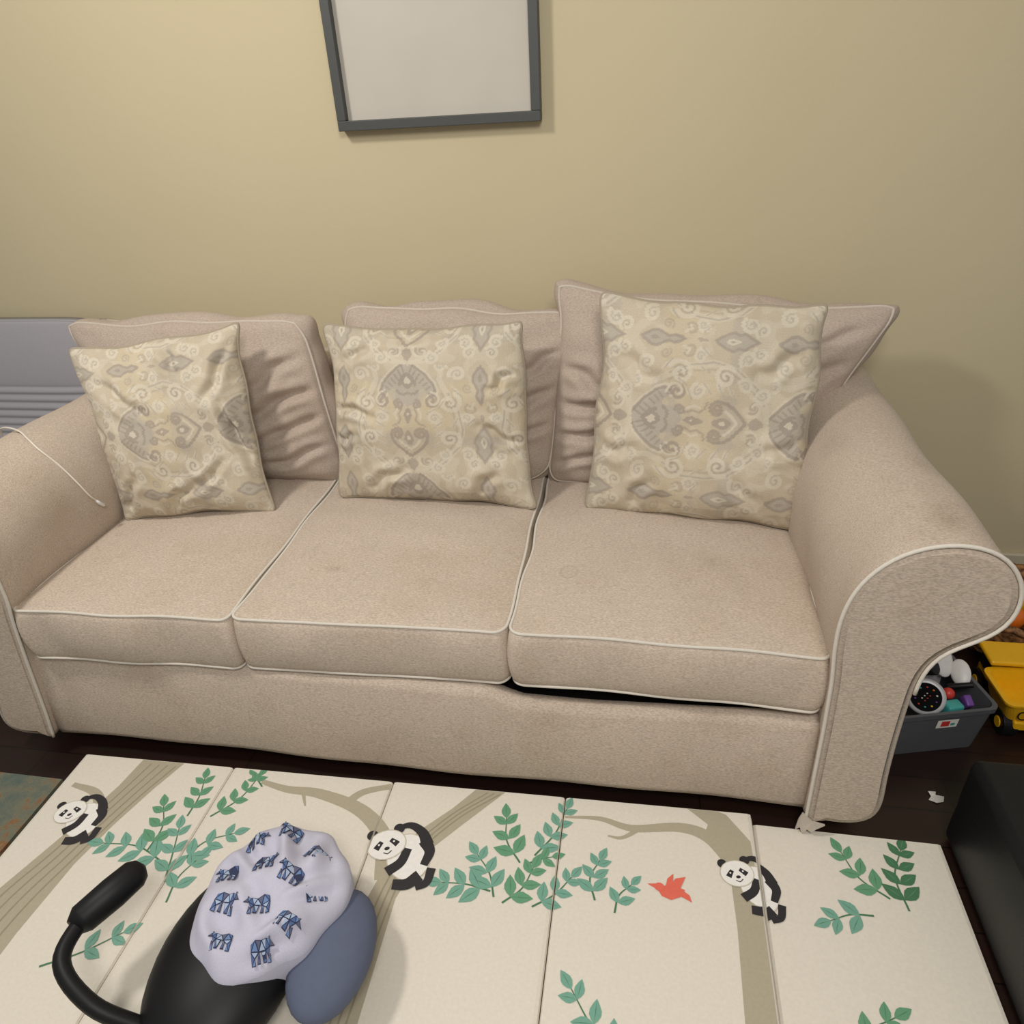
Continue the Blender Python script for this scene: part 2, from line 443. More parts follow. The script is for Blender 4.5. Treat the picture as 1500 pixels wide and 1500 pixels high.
zm=.4035; bd=.137
def seat(x0,x1,yf0,yf1,seed,tilt=0,creases=()):
    cushion('seat_cushion',[(x0,yf0,zm-tilt),(x1,yf1,zm-tilt),(x1-.002,.76,zm),(x0+.002,.76,zm)],bd,.018,M_seat,M_pip,sofa,N=56,pinch=.004,cround=.09,seed=seed,lump=.0045,pr=.0034,creases=creases,piplabel='off-white corded piping',bulge=.012,edgelump=1.2)
seat(.002,.522,-.002,.016,3,.003,[(-.2,-.3,.8,-.1,.12,.002)])
seat(.530,1.128,.016,.034,5,.0,[(-.3,-.2,.5,-.35,.1,.002)])
seat(1.137,1.757,.034,.024,8,-.001,[(-.4,0,.4,-.1,.15,.002)])

def bc(cor,seed,ears,creases,band=.085,pinch=-.015,crown=.075,cround=.26):
    cushion('back_cushion',cor,band,crown,M_back,M_pip2,sofa,N=80,pinch=pinch,cround=cround,prof='soft',seed=seed,lump=.010,pr=.0038,ears=ears,creases=creases,bulge=.022,back_crown=.03,edgelump=.8)
off=np.array((0,.060,-.015))
def sh(c): return [tuple(np.array(p)+off) for p in c]
bc(sh([(.0,.63,.480),(.560,.635,.482),(.470,.695,.925),(-.245,.71,.910)]),11,(0,0,.016,.016),
   [(.98,-.1,.2,-.5,.045,.017),(.98,.25,.3,-.15,.05,.020),(.95,-.5,.3,-.75,.045,.014),(.9,.6,.4,.2,.05,.015)],cround=.2)
bc(sh([(.535,.665,.480),(1.130,.665,.482),(1.197,.79,.905),(.578,.80,.932)]),12,(0,0,.012,.012),
   [(.98,.2,.5,-.2,.05,.015),(.98,-.3,.5,-.4,.045,.014),(.95,.6,.6,.3,.05,.013),(-.95,-.4,-.6,-.2,.05,.006)],cround=.2)
bc(sh([(1.138,.67,.482),(1.765,.63,.485),(1.965,.76,.918),(1.180,.79,.965)]),13,(0,0,.024,.034),
   [(-.98,-.1,-.5,-.15,.045,.018),(-.98,-.5,-.45,-.35,.045,.018),(-.95,.3,-.6,.05,.05,.016),(-.95,-.8,-.5,-.6,.04,.012),(.95,.5,.55,.1,.06,.012),(.9,.8,.6,.6,.05,.009)],pinch=.012,cround=.13)

# ------------------------------------------------------------ throw pillows with woven ikat print
def segd(X,Y,pts):
    d=np.full(X.shape,9.)
    for (x0,y0),(x1,y1) in zip(pts[:-1],pts[1:]):
        dx=x1-x0;dy=y1-y0;L=dx*dx+dy*dy+1e-12
        t=np.clip(((X-x0)*dx+(Y-y0)*dy)/L,0,1)
        d=np.minimum(d,np.hypot(X-x0-t*dx,Y-y0-t*dy))
    return d
def inp(X,Y,poly):
    r=np.zeros(X.shape,bool); n=len(poly)
    for i in range(n):
        x0,y0=poly[i];x1,y1=poly[(i+1)%n]
        if y0==y1: continue
        c=((y0>Y)!=(y1>Y))&(X<(x1-x0)*(Y-y0)/(y1-y0)+x0)
        r^=c
    return r
def spiral(cx,cy,r,turns=1.25,a0=0,dirn=1,n=20):
    return [(cx+r*(1-.8*i/n)*math.cos(a0+dirn*turns*6.283*i/n),cy+r*(1-.8*i/n)*math.sin(a0+dirn*turns*6.283*i/n)) for i in range(n+1)]
BG=np.array(lin((190,178,156))[:3]);CR=np.array(lin((206,197,178))[:3]);TP=np.array(lin((158,147,135))[:3]);GR=np.array(lin((174,166,153))[:3]);WM=np.array(lin((197,181,150))[:3])
def ikat(U,V,a0,v0):
    U0,V0=U,V
    V=V+.0025*np.sign(np.sin(U*2*math.pi*60))*(.5+.5*np.sin(U*37+V*11))+.004*noise2(U,V,77,10)
    U=U+.005*noise2(U0,V0,78,5)
    x=np.abs(((U-a0+.36)%.72)-.36); v=((V-v0+.31)%.62)-.31
    col=np.ones(U.shape+(3,))*BG
    def put(mask,c,al=1.):
        m=(mask*al)[...,None]; col[:]=col*(1-m)+c*m
    cl=noise2(x,V,5,3.0)+.6*noise2(x,V,6,8)
    put(np.clip((cl-.15)*8,0,1),CR,.4)
    put(np.clip((-cl-.55)*8,0,1),GR,.5)
    put(np.clip((noise2(x,V,15,2.0)-.3)*6,0,1),WM,.45)
    soft=lambda d,w: np.clip((w-d)/.003+.5,0,1)
    def S(pts,w,c,al=.8): put(soft(segd(x,v,pts),w),c,al*.92)
    def Pg(poly,c,al=.9): put(inp(x,v,poly)*1.,c,al*.92)
    # leafy scroll frame between the columns
    og=[(.02,-.30),(.08,-.285),(.16,-.24),(.235,-.15),(.262,-.04),(.25,.06),(.20,.15),(.165,.23),(.175,.29),(.21,.33)]
    S(og,.014,CR,.6); S([(p[0]+.004,p[1]+.002) for p in og[1:7]],.004,GR,.9)
    S([(p[0]-.026,p[1]+.004) for p in og[2:7]],.0045,TP,.4)
    for (cx,cy,r,a,dn) in ((.215,.10,.055,1.2,-1),(.20,-.10,.050,-.8,1),(.13,-.27,.036,2.0,1),(.25,.26,.040,3.4,-1),(.135,.015,.032,.4,1),(.285,-.19,.036,2.4,-1),(.17,-.19,.03,1.0,-1),(.29,.02,.03,-1.2,1),(.17,.30,.03,0,1)):
        S(spiral(cx,cy,r,1.5,a,dn),.0095,CR,.9); S(spiral(cx,cy,r*.62,1.1,a,dn),.0045,GR if r<.05 else TP,.6)
    for (a,b,dx_,dy_) in ((.11,-.15,.05,.03),(.12,-.10,.05,.035),(.125,-.04,.045,.04),(.10,.04,.05,.03),(.27,-.2,.05,-.03),(.29,-.02,.04,.04),(.27,.14,-.05,.04),(.22,-.03,.03,.05),(.16,.07,.03,.05)):
        Pg([(a,b),(a+dx_*.5,b+dy_*.9),(a+dx_,b+dy_*1.3),(a+dx_*.8,b+dy_*.4)],CR,.7)
        S([(a,b),(a+dx_*.9,b+dy_*.85)],.003,GR,.9)
    # palmette: outlined, feathered
    spade=[(-.01,.325),(.02,.315),(.055,.29),(.095,.25),(.130,.205),(.145,.17),(.138,.142),(.118,.135),(.10,.155),(.082,.175),(.066,.17),(.058,.14),(.06,.12),(.038,.105),(-.01,.07)]
    S(spade[1:8],.018,CR,.7)
    Pg(spade,GR,.9)
    S(spade[1:8],.007,TP,.9)
    for k in range(7): S([(.012+.017*k,.262-.018*k),(.030+.018*k,.300-.022*k)],.0042,TP,.85)
    Pg([(-.01,.275),(.020,.258),(.046,.225),(.052,.195),(.040,.19),(.030,.205),(.018,.185),(-.01,.17)],TP,.9)
    Pg([(-.01,.25),(.010,.235),(.020,.212),(.010,.203),(-.01,.20)],CR,.9)
    S([(.0,.155),(.02,.145),(.04,.15),(.055,.165)],.007,TP,.9)
    S(spiral(.125,.110,.038,1.5,1.4,-1),.008,TP,.9); S(spiral(.125,.110,.052,.6,1.6,-1),.006,CR,.9)
    S(spiral(.045,.090,.026,1.4,1.6,-1),.0065,TP,.9)
    Pg([(-.01,.085),(.012,.06),(.022,.03),(.012,.005),(.004,-.015),(-.01,-.02)],TP,.85)
    Pg([(-.01,.05),(.008,.035),(-.01,.015)],CR,.9)
    S([(.035,.065),(.05,.035),(.04,.005),(.055,-.02),(.085,-.03)],.005,TP,.7); S([(.055,.065),(.072,.035),(.062,.005)],.005,CR,.9)
    # heart scroll
    S([(0,-.205),(.03,-.18),(.060,-.15),(.085,-.115),(.094,-.08)]+spiral(.060,-.075,.034,1.6,0,1),.008,TP,.92)
    S([(0,-.165),(.03,-.14),(.05,-.115)],.006,CR,.95)
    Pg([(-.01,-.050),(.012,-.065),(.022,-.088),(.024,-.11),(.012,-.135),(-.01,-.15)],TP,.85)
    Pg([(-.01,-.075),(.008,-.09),(.010,-.108),(-.01,-.12)],CR,.9)
    Pg([(-.01,-.21),(.020,-.228),(.028,-.248),(.014,-.275),(-.01,-.295)],TP,.75)
    S(spiral(.075,-.235,.030,1.4,2.6,1),.006,TP,.6); S(spiral(.075,-.235,.045,.7,2.6,1),.006,CR,.85)
    # side column: slim outlined medallions
    e=.37
    A1=[(e,.31),(.350,.285),(.330,.25),(.326,.22),(.340,.195),(.350,.17),(.343,.14),(.353,.11),(e,.08)]
    Pg(A1,GR,.9); S(A1,.0065,TP,.8)
    Pg([(e,.27),(.352,.245),(.350,.225),(e,.20)],TP,.7)
    Pg([(e,.055),(.350,.03),(.354,.0),(e,-.02)],TP,.65)
    A2=[(e,-.03),(.346,-.055),(.324,-.09),(.316,-.12),(.330,-.145),(.324,-.17),(.346,-.205),(e,-.25)]
    Pg(A2,GR,.9); S(A2,.0065,TP,.75)
    Pg([(e,-.075),(.348,-.10),(.344,-.12),(.355,-.15),(e,-.17)],CR,.9)
    S([(e,-.09),(.358,-.12),(e,-.15)],.004,TP,.8)
    S(spiral(.315,.07,.028,1.4,2.2,1),.006,TP,.5)
    S([(.33,.10),(.315,.07),(.30,.08)],.006,CR,.9)
    S(spiral(.31,-.245,.034,1.5,.8,1),.008,CR,.9); S(spiral(.31,-.245,.02,1.0,.8,1),.004,TP,.5)
    S(spiral(.295,.18,.026,1.4,-.8,-1),.005,TP,.45)
    fl=np.sin(U0*2*math.pi*85)*noise2(U0,V0,31,9)
    col*=(1+.035*fl)[...,None]
    return np.clip(col,0,1)
def pil(cor,T,a0,v0,rot,seed,label,creases,ears):
    def cf(A,B):
        U,V=A/2,B/2
        if rot: U,V=B/2,-A/2
        return ikat(U,V,a0,v0)
    o=cushion('throw_pillow',cor,.004,T,M_throw,M_pipb,None,N=300,pinch=.016,cround=.085,prof='knife',seed=seed,lump=.010,pr=.0042,seams=1,colfun=cf,label=label,cat='pillow',ears=ears,creases=creases,back_crown=T*.45,edgelump=.75)
    o['group']='patterned throw pillows on the sofa'
    return o
pil([(.045,.380,.491),(.424,.450,.491),(.350,.60,.930),(-.050,.50,.905)],.084,.0,-.03,True,21,
    'beige ikat-print throw pillow leaning crookedly beside the sofa arm',
    [(.75,.1,.95,-.5,.05,.014),(.2,-.7,.6,-.4,.045,.013),(-.7,.6,-.2,.2,.06,.010),(.9,.8,.6,.3,.05,.014),(-.2,-.85,.2,-.6,.05,.012),(.7,.3,.85,-.2,.04,.010),(-.9,-.9,-.6,-.5,.05,.011),(.2,.9,.3,.6,.05,.010)],(.010,.010,.018,.010))
pil([(.583,.545,.491),(1.112,.525,.491),(1.085,.675,.915),(.573,.69,.907)],.084,-.05,-.02,False,22,
    'beige ikat-print throw pillow resting upright on the middle seat',
    [(-.95,.1,-.5,.0,.045,.013),(.95,-.3,.6,-.1,.045,.012),(-.6,-.85,-.2,-.6,.05,.012),(-.5,.85,.3,.9,.04,.008),(-.95,-.3,-.7,-.25,.04,.011),(.9,.5,.7,.3,.04,.010),(-.8,.6,-.5,.8,.05,.010),(.5,-.9,.7,-.6,.05,.010)],(.010,.014,.012,.014))
pil([(1.262,.525,.494),(1.768,.462,.491),(1.778,.64,.958),(1.293,.665,.987)],.088,-.02,.0,True,23,
    'large square beige ikat-print throw pillow beside the rolled arm',
    [(-.8,.5,-.4,.3,.06,.009),(.9,-.2,.6,-.3,.05,.010),(.6,-.85,.3,-.5,.06,.010),(-.9,-.4,-.6,-.35,.05,.010),(.85,.6,.5,.4,.05,.009),(-.6,-.9,-.4,-.6,.05,.009)],(.008,.010,.012,.014))

# ------------------------------------------------------------ charging cable on the arm
cab=empty('charging_cable',(0,.3,.57),'thin white charging cable draped over the sofa arm','cable')
cp=[(-.278,.44,.2),(-.278,.43,.40),(-.264,.42,.60),(-.237,.38,.722),(-.19,.35,.757),(-.125,.325,.762),(-.08,.30,.751),(-.045,.284,.732),(-.012,.288,.690),(.016,.292,.64),(.028,.30,.60),(.030,.315,.575)]
def catmull(P,n=8):
    P=[np.array(p,float) for p in P]; P=[2*P[0]-P[1]]+P+[2*P[-1]-P[-2]]; o=[]
    for i in range(1,len(P)-2):
        for k in range(n):
            t=k/n
            o.append(tuple(.5*((2*P[i])+(-P[i-1]+P[i+1])*t+(2*P[i-1]-5*P[i]+4*P[i+1]-P[i+2])*t*t+(-P[i-1]+3*P[i]-3*P[i+1]+P[i+2])*t**3)))
    o.append(tuple(P[-2])); return o
v,f=tubegeo(catmull(cp),.0022); add('cord',v,f,M_cable,cab)
v,f=tubegeo([(.030,.312,.578),(.031,.318,.568),(.031,.328,.556),(.031,.331,.552)],[.003,.0045,.0045,.003],ns=10); add('connector',v,f,M_white,cab)

# ------------------------------------------------------------ grey lounge chair behind the left arm
ch=empty('lounge_chair',(-.7,.7,0),'grey padded lounge chair with a ribbed backrest beside the sofa','chair')
N_=120; V=[];F=[]
x0,x1=-1.02,-.362
nx=30
for j in range(N_+1):
    z=.40+(.865-.40)*j/N_; t=j/N_
    for i in range(nx+1):
        x=x0+(x1-x0)*i/nx; s=2*i/nx-1
        y=.86+.09*t
        b=.02*(1-abs(s)**6)
        if z<.66: b+=.008*abs(math.sin((z-.66)*math.pi/.026))*(1-abs(s)**12)
        else: b+=.012*math.sin(math.pi*min(1,(z-.66)/.205))**.5*(1-abs(s)**8)
        zz=z-.012*abs(s)**8*(t**6)
        V.append((x,y-b,zz))
k=len(V)
for j in range(N_+1):
    z=.40+(.865-.40)*j/N_; t=j/N_
    for i in range(nx+1):
        x=x0+(x1-x0)*i/nx; V.append((x,.86+.09*t+.035,z-.012*abs(2*i/nx-1)**8*(t**6)))
w=nx+1
for j in range(N_):
    for i in range(nx):
        a=j*w+i; F.append((a,a+1,a+w+1,a+w)); F.append((a+k+w,a+k+w+1,a+k+1,a+k))
for i in range(nx):
    F.append((N_*w+i,N_*w+i+1,k+N_*w+i+1,k+N_*w+i)); F.append((k+i,k+i+1,i+1,i))
for j in range(N_):
    F.append((j*w+nx,k+j*w+nx,k+(j+1)*w+nx,(j+1)*w+nx)); F.append(((j+1)*w,k+(j+1)*w,k+j*w,j*w))
br_=add('backrest',V,F,M_grey,ch)
Lp=[(x0+(x1-x0)*i/30,.945-.004,.866-.012*abs(2*i/30-1)**8) for i in range(31)]+[(x1,.86+.09*t,.40+.465*t) for t in np.linspace(.96,0,20)]
v,f=tubegeo(Lp,.004); add('piping',v,f,M_grey,br_)
v,f=boxgeo((-.69,.58,.37),(.66,.56,.12)); bevel(add('seat',v,f,M_grey,ch),.03,4)
v,f,_=merge([boxgeo((-.345,.985,.66),(.03,.03,.39)),boxgeo((-1.0,.985,.66),(.03,.03,.39)),boxgeo((-.69,.975,.44),(.68,.03,.05))]); bevel(add('back_frame',v,f,M_black,ch,smooth=False),.004)
for (x,y) in ((-.99,.34),(-.39,.34),(-.99,.95),(-.39,.95)):
    v,f=cylgeo((x,y,0),(x,y,.32),.014,14,.02); add('leg',v,f,M_black,ch)

# ------------------------------------------------------------ framed picture
pf=empty('framed_picture',(.83,1.0,1.352),'dark-framed picture hanging on the wall above the sofa','picture')
fr=[]
x0,x1,z0,z1=.562,1.105,1.352,1.76
fr.append(boxgeo(((x0+x1)/2,1.0,z0+.012),(x1-x0,.035,.024)));fr.append(boxgeo(((x0+x1)/2,1.0,z1-.012),(x1-x0,.035,.024)))
fr.append(boxgeo((x0+.012,1.0,(z0+z1)/2),(.024,.035,z1-z0-.048)));fr.append(boxgeo((x1-.012,1.0,(z0+z1)/2),(.024,.035,z1-z0-.048)))
v,f,_=merge(fr); bevel(add('frame',v,f,plain('frame_grey',(72,74,72),.5),pf,smooth=False),.002)
v,f=boxgeo(((x0+x1)/2,1.008,(z0+z1)/2),(x1-x0-.04,.006,z1-z0-.04)); add('print',v,f,plain('print_paper',(196,190,178),.7,bscale=6),pf,smooth=False)

# ------------------------------------------------------------ rug
rv,rf=boxgeo((-.93,-.66,.005),(1.88,1.15,.010)); add('area_rug',rv,rf,rug_mat(),smooth=False,label='worn teal and brown area rug on the dark floor',cat='rug')

# ------------------------------------------------------------ folding play mat with printed pictures
mc=[(230,223,208),(180,171,148),(156,147,124),(104,158,122),(120,170,150),(76,124,90),(48,46,48),(244,241,234),(232,112,92),(205,197,176)]
mn=['mat_cream','print_trunk','print_trunk_shade','print_leaf_green','print_leaf_teal','print_leaf_dark','print_black','print_white','print_coral','mat_crease']
MM=[plain(n,c,.55,.35,bump=.1,bscale=150) for n,c in zip(mn,mc)]
mp_=[]
TH=.030; TL_=.012
def yb(x): return -.022+.030*(x/1.66) if x<1.655 else -.004
def panel(x0,x1,zb,zt,y1=-1.25):
    V=[];F=[]; e=.006
    xs=[x0,x0+e*.4,x0+e*1.5]+list(np.linspace(x0+.03,x1-.03,8))+[x1-e*1.5,x1-e*.4,x1]
    dz=[-.006,-.002,0]+[0]*8+[0,-.002,-.006]
    ysn=12
    for x,d in zip(xs,dz):
        for j in range(ysn+1):
            y=yb(x)+(y1-yb(x))*(j/ysn)
            V.append((x,y,zt+d))
    n=len(xs);w=ysn+1
    for i in range(n-1):
        for j in range(ysn):
            F.append((i*w+j,i*w+j+1,(i+1)*w+j+1,(i+1)*w+j))
    k=len(V)
    for x,d in zip(xs,dz):
        V.append((x,yb(x),zb)); V.append((x,y1,zb))
    for i in range(n-1):
        F.append((i*w,(i+1)*w,k+2*(i+1),k+2*i)); F.append((k+2*i+1,k+2*(i+1)+1,(i+1)*w+ysn,i*w+ysn))
        F.append((k+2*i,k+2*i+2,k+2*i+3,k+2*i+1))
    F.append(tuple(range(0,w))[::-1]+(k,k+1)); F.append(tuple((n-1)*w+j for j in range(w))+(k+2*n-1,k+2*n-2))
    return V,F
for (a,b) in ((.035,.437),(.439,.842),(.844,1.248),(1.25,1.655)):
    v,f=panel(a,b,0.0,TH); mp_.append((v,f,0))
v,f=panel(1.657,2.038,0.0,TL_); mp_.append((v,f,0))
lay=[0]
def prt(poly,mi,dz=0):
    lay[0]+=1
    ez=.0003+dz*.00022+lay[0]*.0000006
    for (a,b) in ((.038,.436),(.440,.841),(.845,1.247),(1.251,1.651),(1.662,2.034)):
        P=clipx(poly,a,b)
        if len(P)<3: continue
        P=clipy(P)
        if len(P)<3: continue
        z=(TH if a<1.6 else TL_)+ez
        ar=sum(P[i][0]*P[(i+1)%len(P)][1]-P[(i+1)%len(P)][0]*P[i][1] for i in range(len(P)))
        if ar<0: P=P[::-1]
        mp_.append(([(x,y,z) for x,y in P],[tuple(range(len(P)))],mi))
def clip(P,fn,inter):
    o=[]
    for i in range(len(P)):
        p,q=P[i],P[(i+1)%len(P)]
        if fn(p): o.append(p)
        if fn(p)!=fn(q): o.append(inter(p,q))
    return o
def clipx(P,a,b):
    def it(c): return lambda p,q:(c,p[1]+(q[1]-p[1])*(c-p[0])/(q[0]-p[0]))
    P=clip(P,lambda p:p[0]>=a,it(a))
    if len(P)>=3: P=clip(P,lambda p:p[0]<=b,it(b))
    return P
def clipy(P):
    f=lambda p:p[1]<=yb(p[0])-.001
    return clip(P,f,lambda p,q:(lambda t:(p[0]+(q[0]-p[0])*t,p[1]+(q[1]-p[1])*t))(((yb(p[0])-.001)-p[1])/((q[1]-p[1])-(yb(q[0])-yb(p[0])) if abs((q[1]-p[1])-(yb(q[0])-yb(p[0])))>1e-9 else 1e-9)))
def ell(cx,cy,rx,ry,rot=0,n=22):
    c,s=math.cos(rot),math.sin(rot)
    return [(cx+rx*math.cos(t)*c-ry*math.sin(t)*s,cy+rx*math.cos(t)*s+ry*math.sin(t)*c) for t in [2*math.pi*i/n for i in range(n)]]
def stroke(pts,w0,w1,mi,dz=0):
    P=[p[:2] for p in catmull([(x,y,0) for x,y in pts],6)]
    n=len(P)
    for i in range(n-1):
        (xa,ya),(xb,yb_)=P[i],P[i+1]
        dx,dy=xb-xa,yb_-ya; L=math.hypot(dx,dy)+1e-9; nx_,ny_=-dy/L,dx/L
        wa=w0+(w1-w0)*i/(n-1); wb=w0+(w1-w0)*(i+1)/(n-1)
        ex_,ey_=dx/L*.0015,dy/L*.0015
        prt([(xa+nx_*wa/2-ex_,ya+ny_*wa/2-ey_),(xb+nx_*wb/2+ex_,yb_+ny_*wb/2+ey_),(xb-nx_*wb/2+ex_,yb_-ny_*wb/2+ey_),(xa-nx_*wa/2-ex_,ya-ny_*wa/2-ey_)],mi,dz)
def leaf(x,y,ang,L,mi):
    W=L*.27; c,s=math.cos(ang),math.sin(ang)
    prof_=[(0,0),(.15,.55),(.35,.95),(.55,.95),(.8,.5),(1,0),(.8,-.5),(.55,-.95),(.35,-.95),(.15,-.55)]
    P=[(x+a*L*c-b*W*s,y+a*L*s+b*W*c) for a,b in prof_]
    prt(P,mi,3)
    prt([(x+.1*L*c,y+.1*L*s),(x+.9*L*c-.03*W*s,y+.9*L*s+.03*W*c),(x+.5*L*c+.09*W*s,y+.5*L*s-.09*W*c)],5 if mi!=5 else 3,4)
def sprig(p0,p1,n,L,mi,bend=.1,tip=True):
    (xa,ya),(xb,yb_)=p0,p1
    mx_,my_=(xa+xb)/2-(yb_-ya)*bend,(ya+yb_)/2+(xb-xa)*bend
    stroke([p0,(mx_,my_),p1],.004,.002,5,2)
    for i in range(n):
        t=(i+.6)/n
        x=(1-t)**2*xa+2*t*(1-t)*mx_+t*t*xb; y=(1-t)**2*ya+2*t*(1-t)*my_+t*t*yb_
        dx=2*(1-t)*(mx_-xa)+2*t*(xb-mx_); dy=2*(1-t)*(my_-ya)+2*t*(yb_-my_); a=math.atan2(dy,dx)
        k=L*(1-.35*t)
        leaf(x,y,a+.85,k,mi); leaf(x,y,a-.85,k,mi)
    if tip: leaf(xb,yb_,math.atan2(yb_-my_,xb-mx_),L*.75,mi)
prt([(.20,-.0),(.315,-.0),(.275,-.10),(.242,-.2),(.218,-.3),(.205,-.45),(.2,-1.2),(.04,-1.2),(.05,-.5),(.10,-.36),(.15,-.22),(.185,-.1)],1,0)
for k in range(4): stroke([(.225+.022*k,-.03),(.205+.018*k-.01,-.14),(.15+.02*k,-.28),(.10+.025*k,-.45),(.09+.025*k,-.8)],.003,.004,2,1)
stroke([(.19,-.17),(.14,-.125),(.07,-.11)],.03,.012,1,0)
prt([(.86,-1.2),(.945,-1.2),(.935,-.28),(.965,-.18),(1.03,-.10),(1.13,.02),(1.06,.02),(1.0,-.06),(.94,-.125),(.895,-.2),(.875,-.3)],1,0)
for k in range(3): stroke([(1.07+.015*k,-.01),(.99+.012*k,-.09),(.92+.012*k,-.2),(.895+.014*k,-.35),(.885+.014*k,-.7)],.003,.004,2,1)
stroke([(.90,-.24),(.865,-.15),(.79,-.09),(.68,-.06),(.60,-.058),(.53,-.045)],.045,.012,1,0)
stroke([(.75,-.085),(.78,-.045),(.84,-.02)],.022,.014,1,0)
stroke([(.64,-.06),(.66,-.095)],.01,.004,1,0)
prt([(1.58,-1.2),(1.65,-1.2),(1.65,-.2),(1.645,-.06),(1.60,.0),(1.54,.02),(1.50,.02),(1.56,-.03),(1.595,-.1),(1.60,-.25)],1,0)
stroke([(1.61,-.12),(1.56,-.062),(1.50,-.045),(1.40,-.06),(1.33,-.045),(1.255,-.05)],.035,.005,1,0)
stroke([(1.42,-.055),(1.38,-.085),(1.35,-.085)],.012,.004,1,0)
stroke([(1.56,-.06),(1.57,-.02),(1.55,.02)],.02,.015,1,0)
for s in [((.40,-.155),(.385,-.055),3,.045,3),((.455,-.15),(.515,-.03),4,.042,3),((.535,-.058),(.50,-.03),1,.03,3),
          ((.41,-.27),(.25,-.245),4,.055,4),((.36,-.25),(.33,-.14),3,.05,3),((.44,-.31),(.40,-.19),3,.05,4),((.45,-.27),(.53,-.185),3,.048,4),((.47,-.35),(.485,-.25),2,.05,4),
          ((1.17,-.17),(1.125,-.07),3,.052,3),((1.20,-.15),(1.255,-.03),4,.045,4),((1.19,-.17),(1.235,-.15),1,.04,3),
          ((1.12,-.24),(1.02,-.235),3,.055,4),((1.13,-.25),(1.08,-.165),3,.05,4),((1.15,-.26),(1.20,-.18),3,.05,3),((1.21,-.26),(1.28,-.19),3,.045,4),
          ((1.33,-.23),(1.335,-.145),3,.045,4),((1.37,-.25),(1.40,-.19),2,.04,4),
          ((1.90,-.14),(1.83,-.05),3,.05,3),((1.93,-.16),(1.95,-.03),4,.05,5),((1.86,-.18),(1.78,-.2),2,.05,4),
          ((.30,-.50),(.42,-.42),3,.05,4),((1.40,-.50),(1.30,-.40),3,.05,4),((1.75,-.45),(1.85,-.36),3,.05,3)]:
    sprig(s[0],s[1],s[2],s[3],s[4],random.uniform(-.15,.2))
def panda(cx,cy,s,rot):
    c,sn=math.cos(rot),math.sin(rot)
    def T(x,y): return (cx+s*(x*c-y*sn),cy+s*(x*sn+y*c))
    def E(x,y,rx,ry,r,mi,dz): 
        p=T(x,y); prt(ell(p[0],p[1],rx*s,ry*s,rot+r),mi,dz)
    def K(pts,w0,w1,mi,dz): stroke([T(*p) for p in pts],w0*s,w1*s,mi,dz)
    E(.95,-.9,1.05,1.25,.1,9,2); E(.95,-.9,1.0,1.2,.1,7,3)
    K([(.55,.75),(1.25,.75),(1.75,.2),(1.9,-.5)],.22,.6,6,4)
    K([(1.8,-.3),(1.95,-.9),(1.6,-1.5)],.6,.38,6,4)
    K([(.95,-.5),(.55,-1.1),(-.1,-1.4)],.42,.5,6,5)
    K([(1.3,-2.0),(.7,-2.25),(.1,-2.1)],.6,.48,6,5)
    K([(1.9,-1.8),(1.6,-2.4),(1.1,-2.5)],.42,.34,6,5)
    E(-.62,.68,.27,.27,0,6,5); E(.68,.72,.27,.27,0,6,5)
    E(0,0,.95,.80,0,9,6); E(0,0,.90,.75,0,7,7)
    K([(-.5,-.12),(-.38,.02),(-.24,.17)],.30,.22,6,8); K([(.5,-.1),(.38,.04),(.24,.19)],.30,.22,6,8)
    E(-.36,.06,.05,.05,0,7,9); E(.36,.08,.05,.05,0,7,9)
    E(0,-.22,.13,.09,0,6,8); K([(-.16,-.42),(0,-.5),(.18,-.40)],.05,.05,6,8)
panda(.118,-.182,.038,.45)
panda(.880,-.168,.045,.4)
panda(1.61,-.138,.036,.25)
bx,by=1.478,-.185
prt([(bx-.026,by-.006),(bx-.018,by-.020),(bx+.0,by-.026),(bx+.018,by-.018),(bx+.028,by-.002),(bx+.012,by+.003),(bx-.008,by+.004)],8,3)
prt(ell(bx-.022,by-.002,.010,.009),8,5)
prt([(bx-.046,by+.002),(bx-.030,by-.006),(bx-.030,by+.004)],8,4)
prt([(bx-.006,by-.004),(bx+.016,by-.006),(bx+.030,by+.026),(bx+.010,by+.020)],8,4)
prt([(bx-.010,by+.0),(bx+.004,by+.0),(bx+.006,by+.030),(bx-.006,by+.018)],8,4)
prt([(bx+.018,by-.016),(bx+.040,by-.026),(bx+.036,by-.012),(bx+.024,by-.004)],8,4)
V,F,MI=merge(mp_)
mat_=add('play_mat',V,F,MM,smooth=False,mi=MI,label='cream folding foam play mat printed with pandas, trees and leaves',cat='play mat')

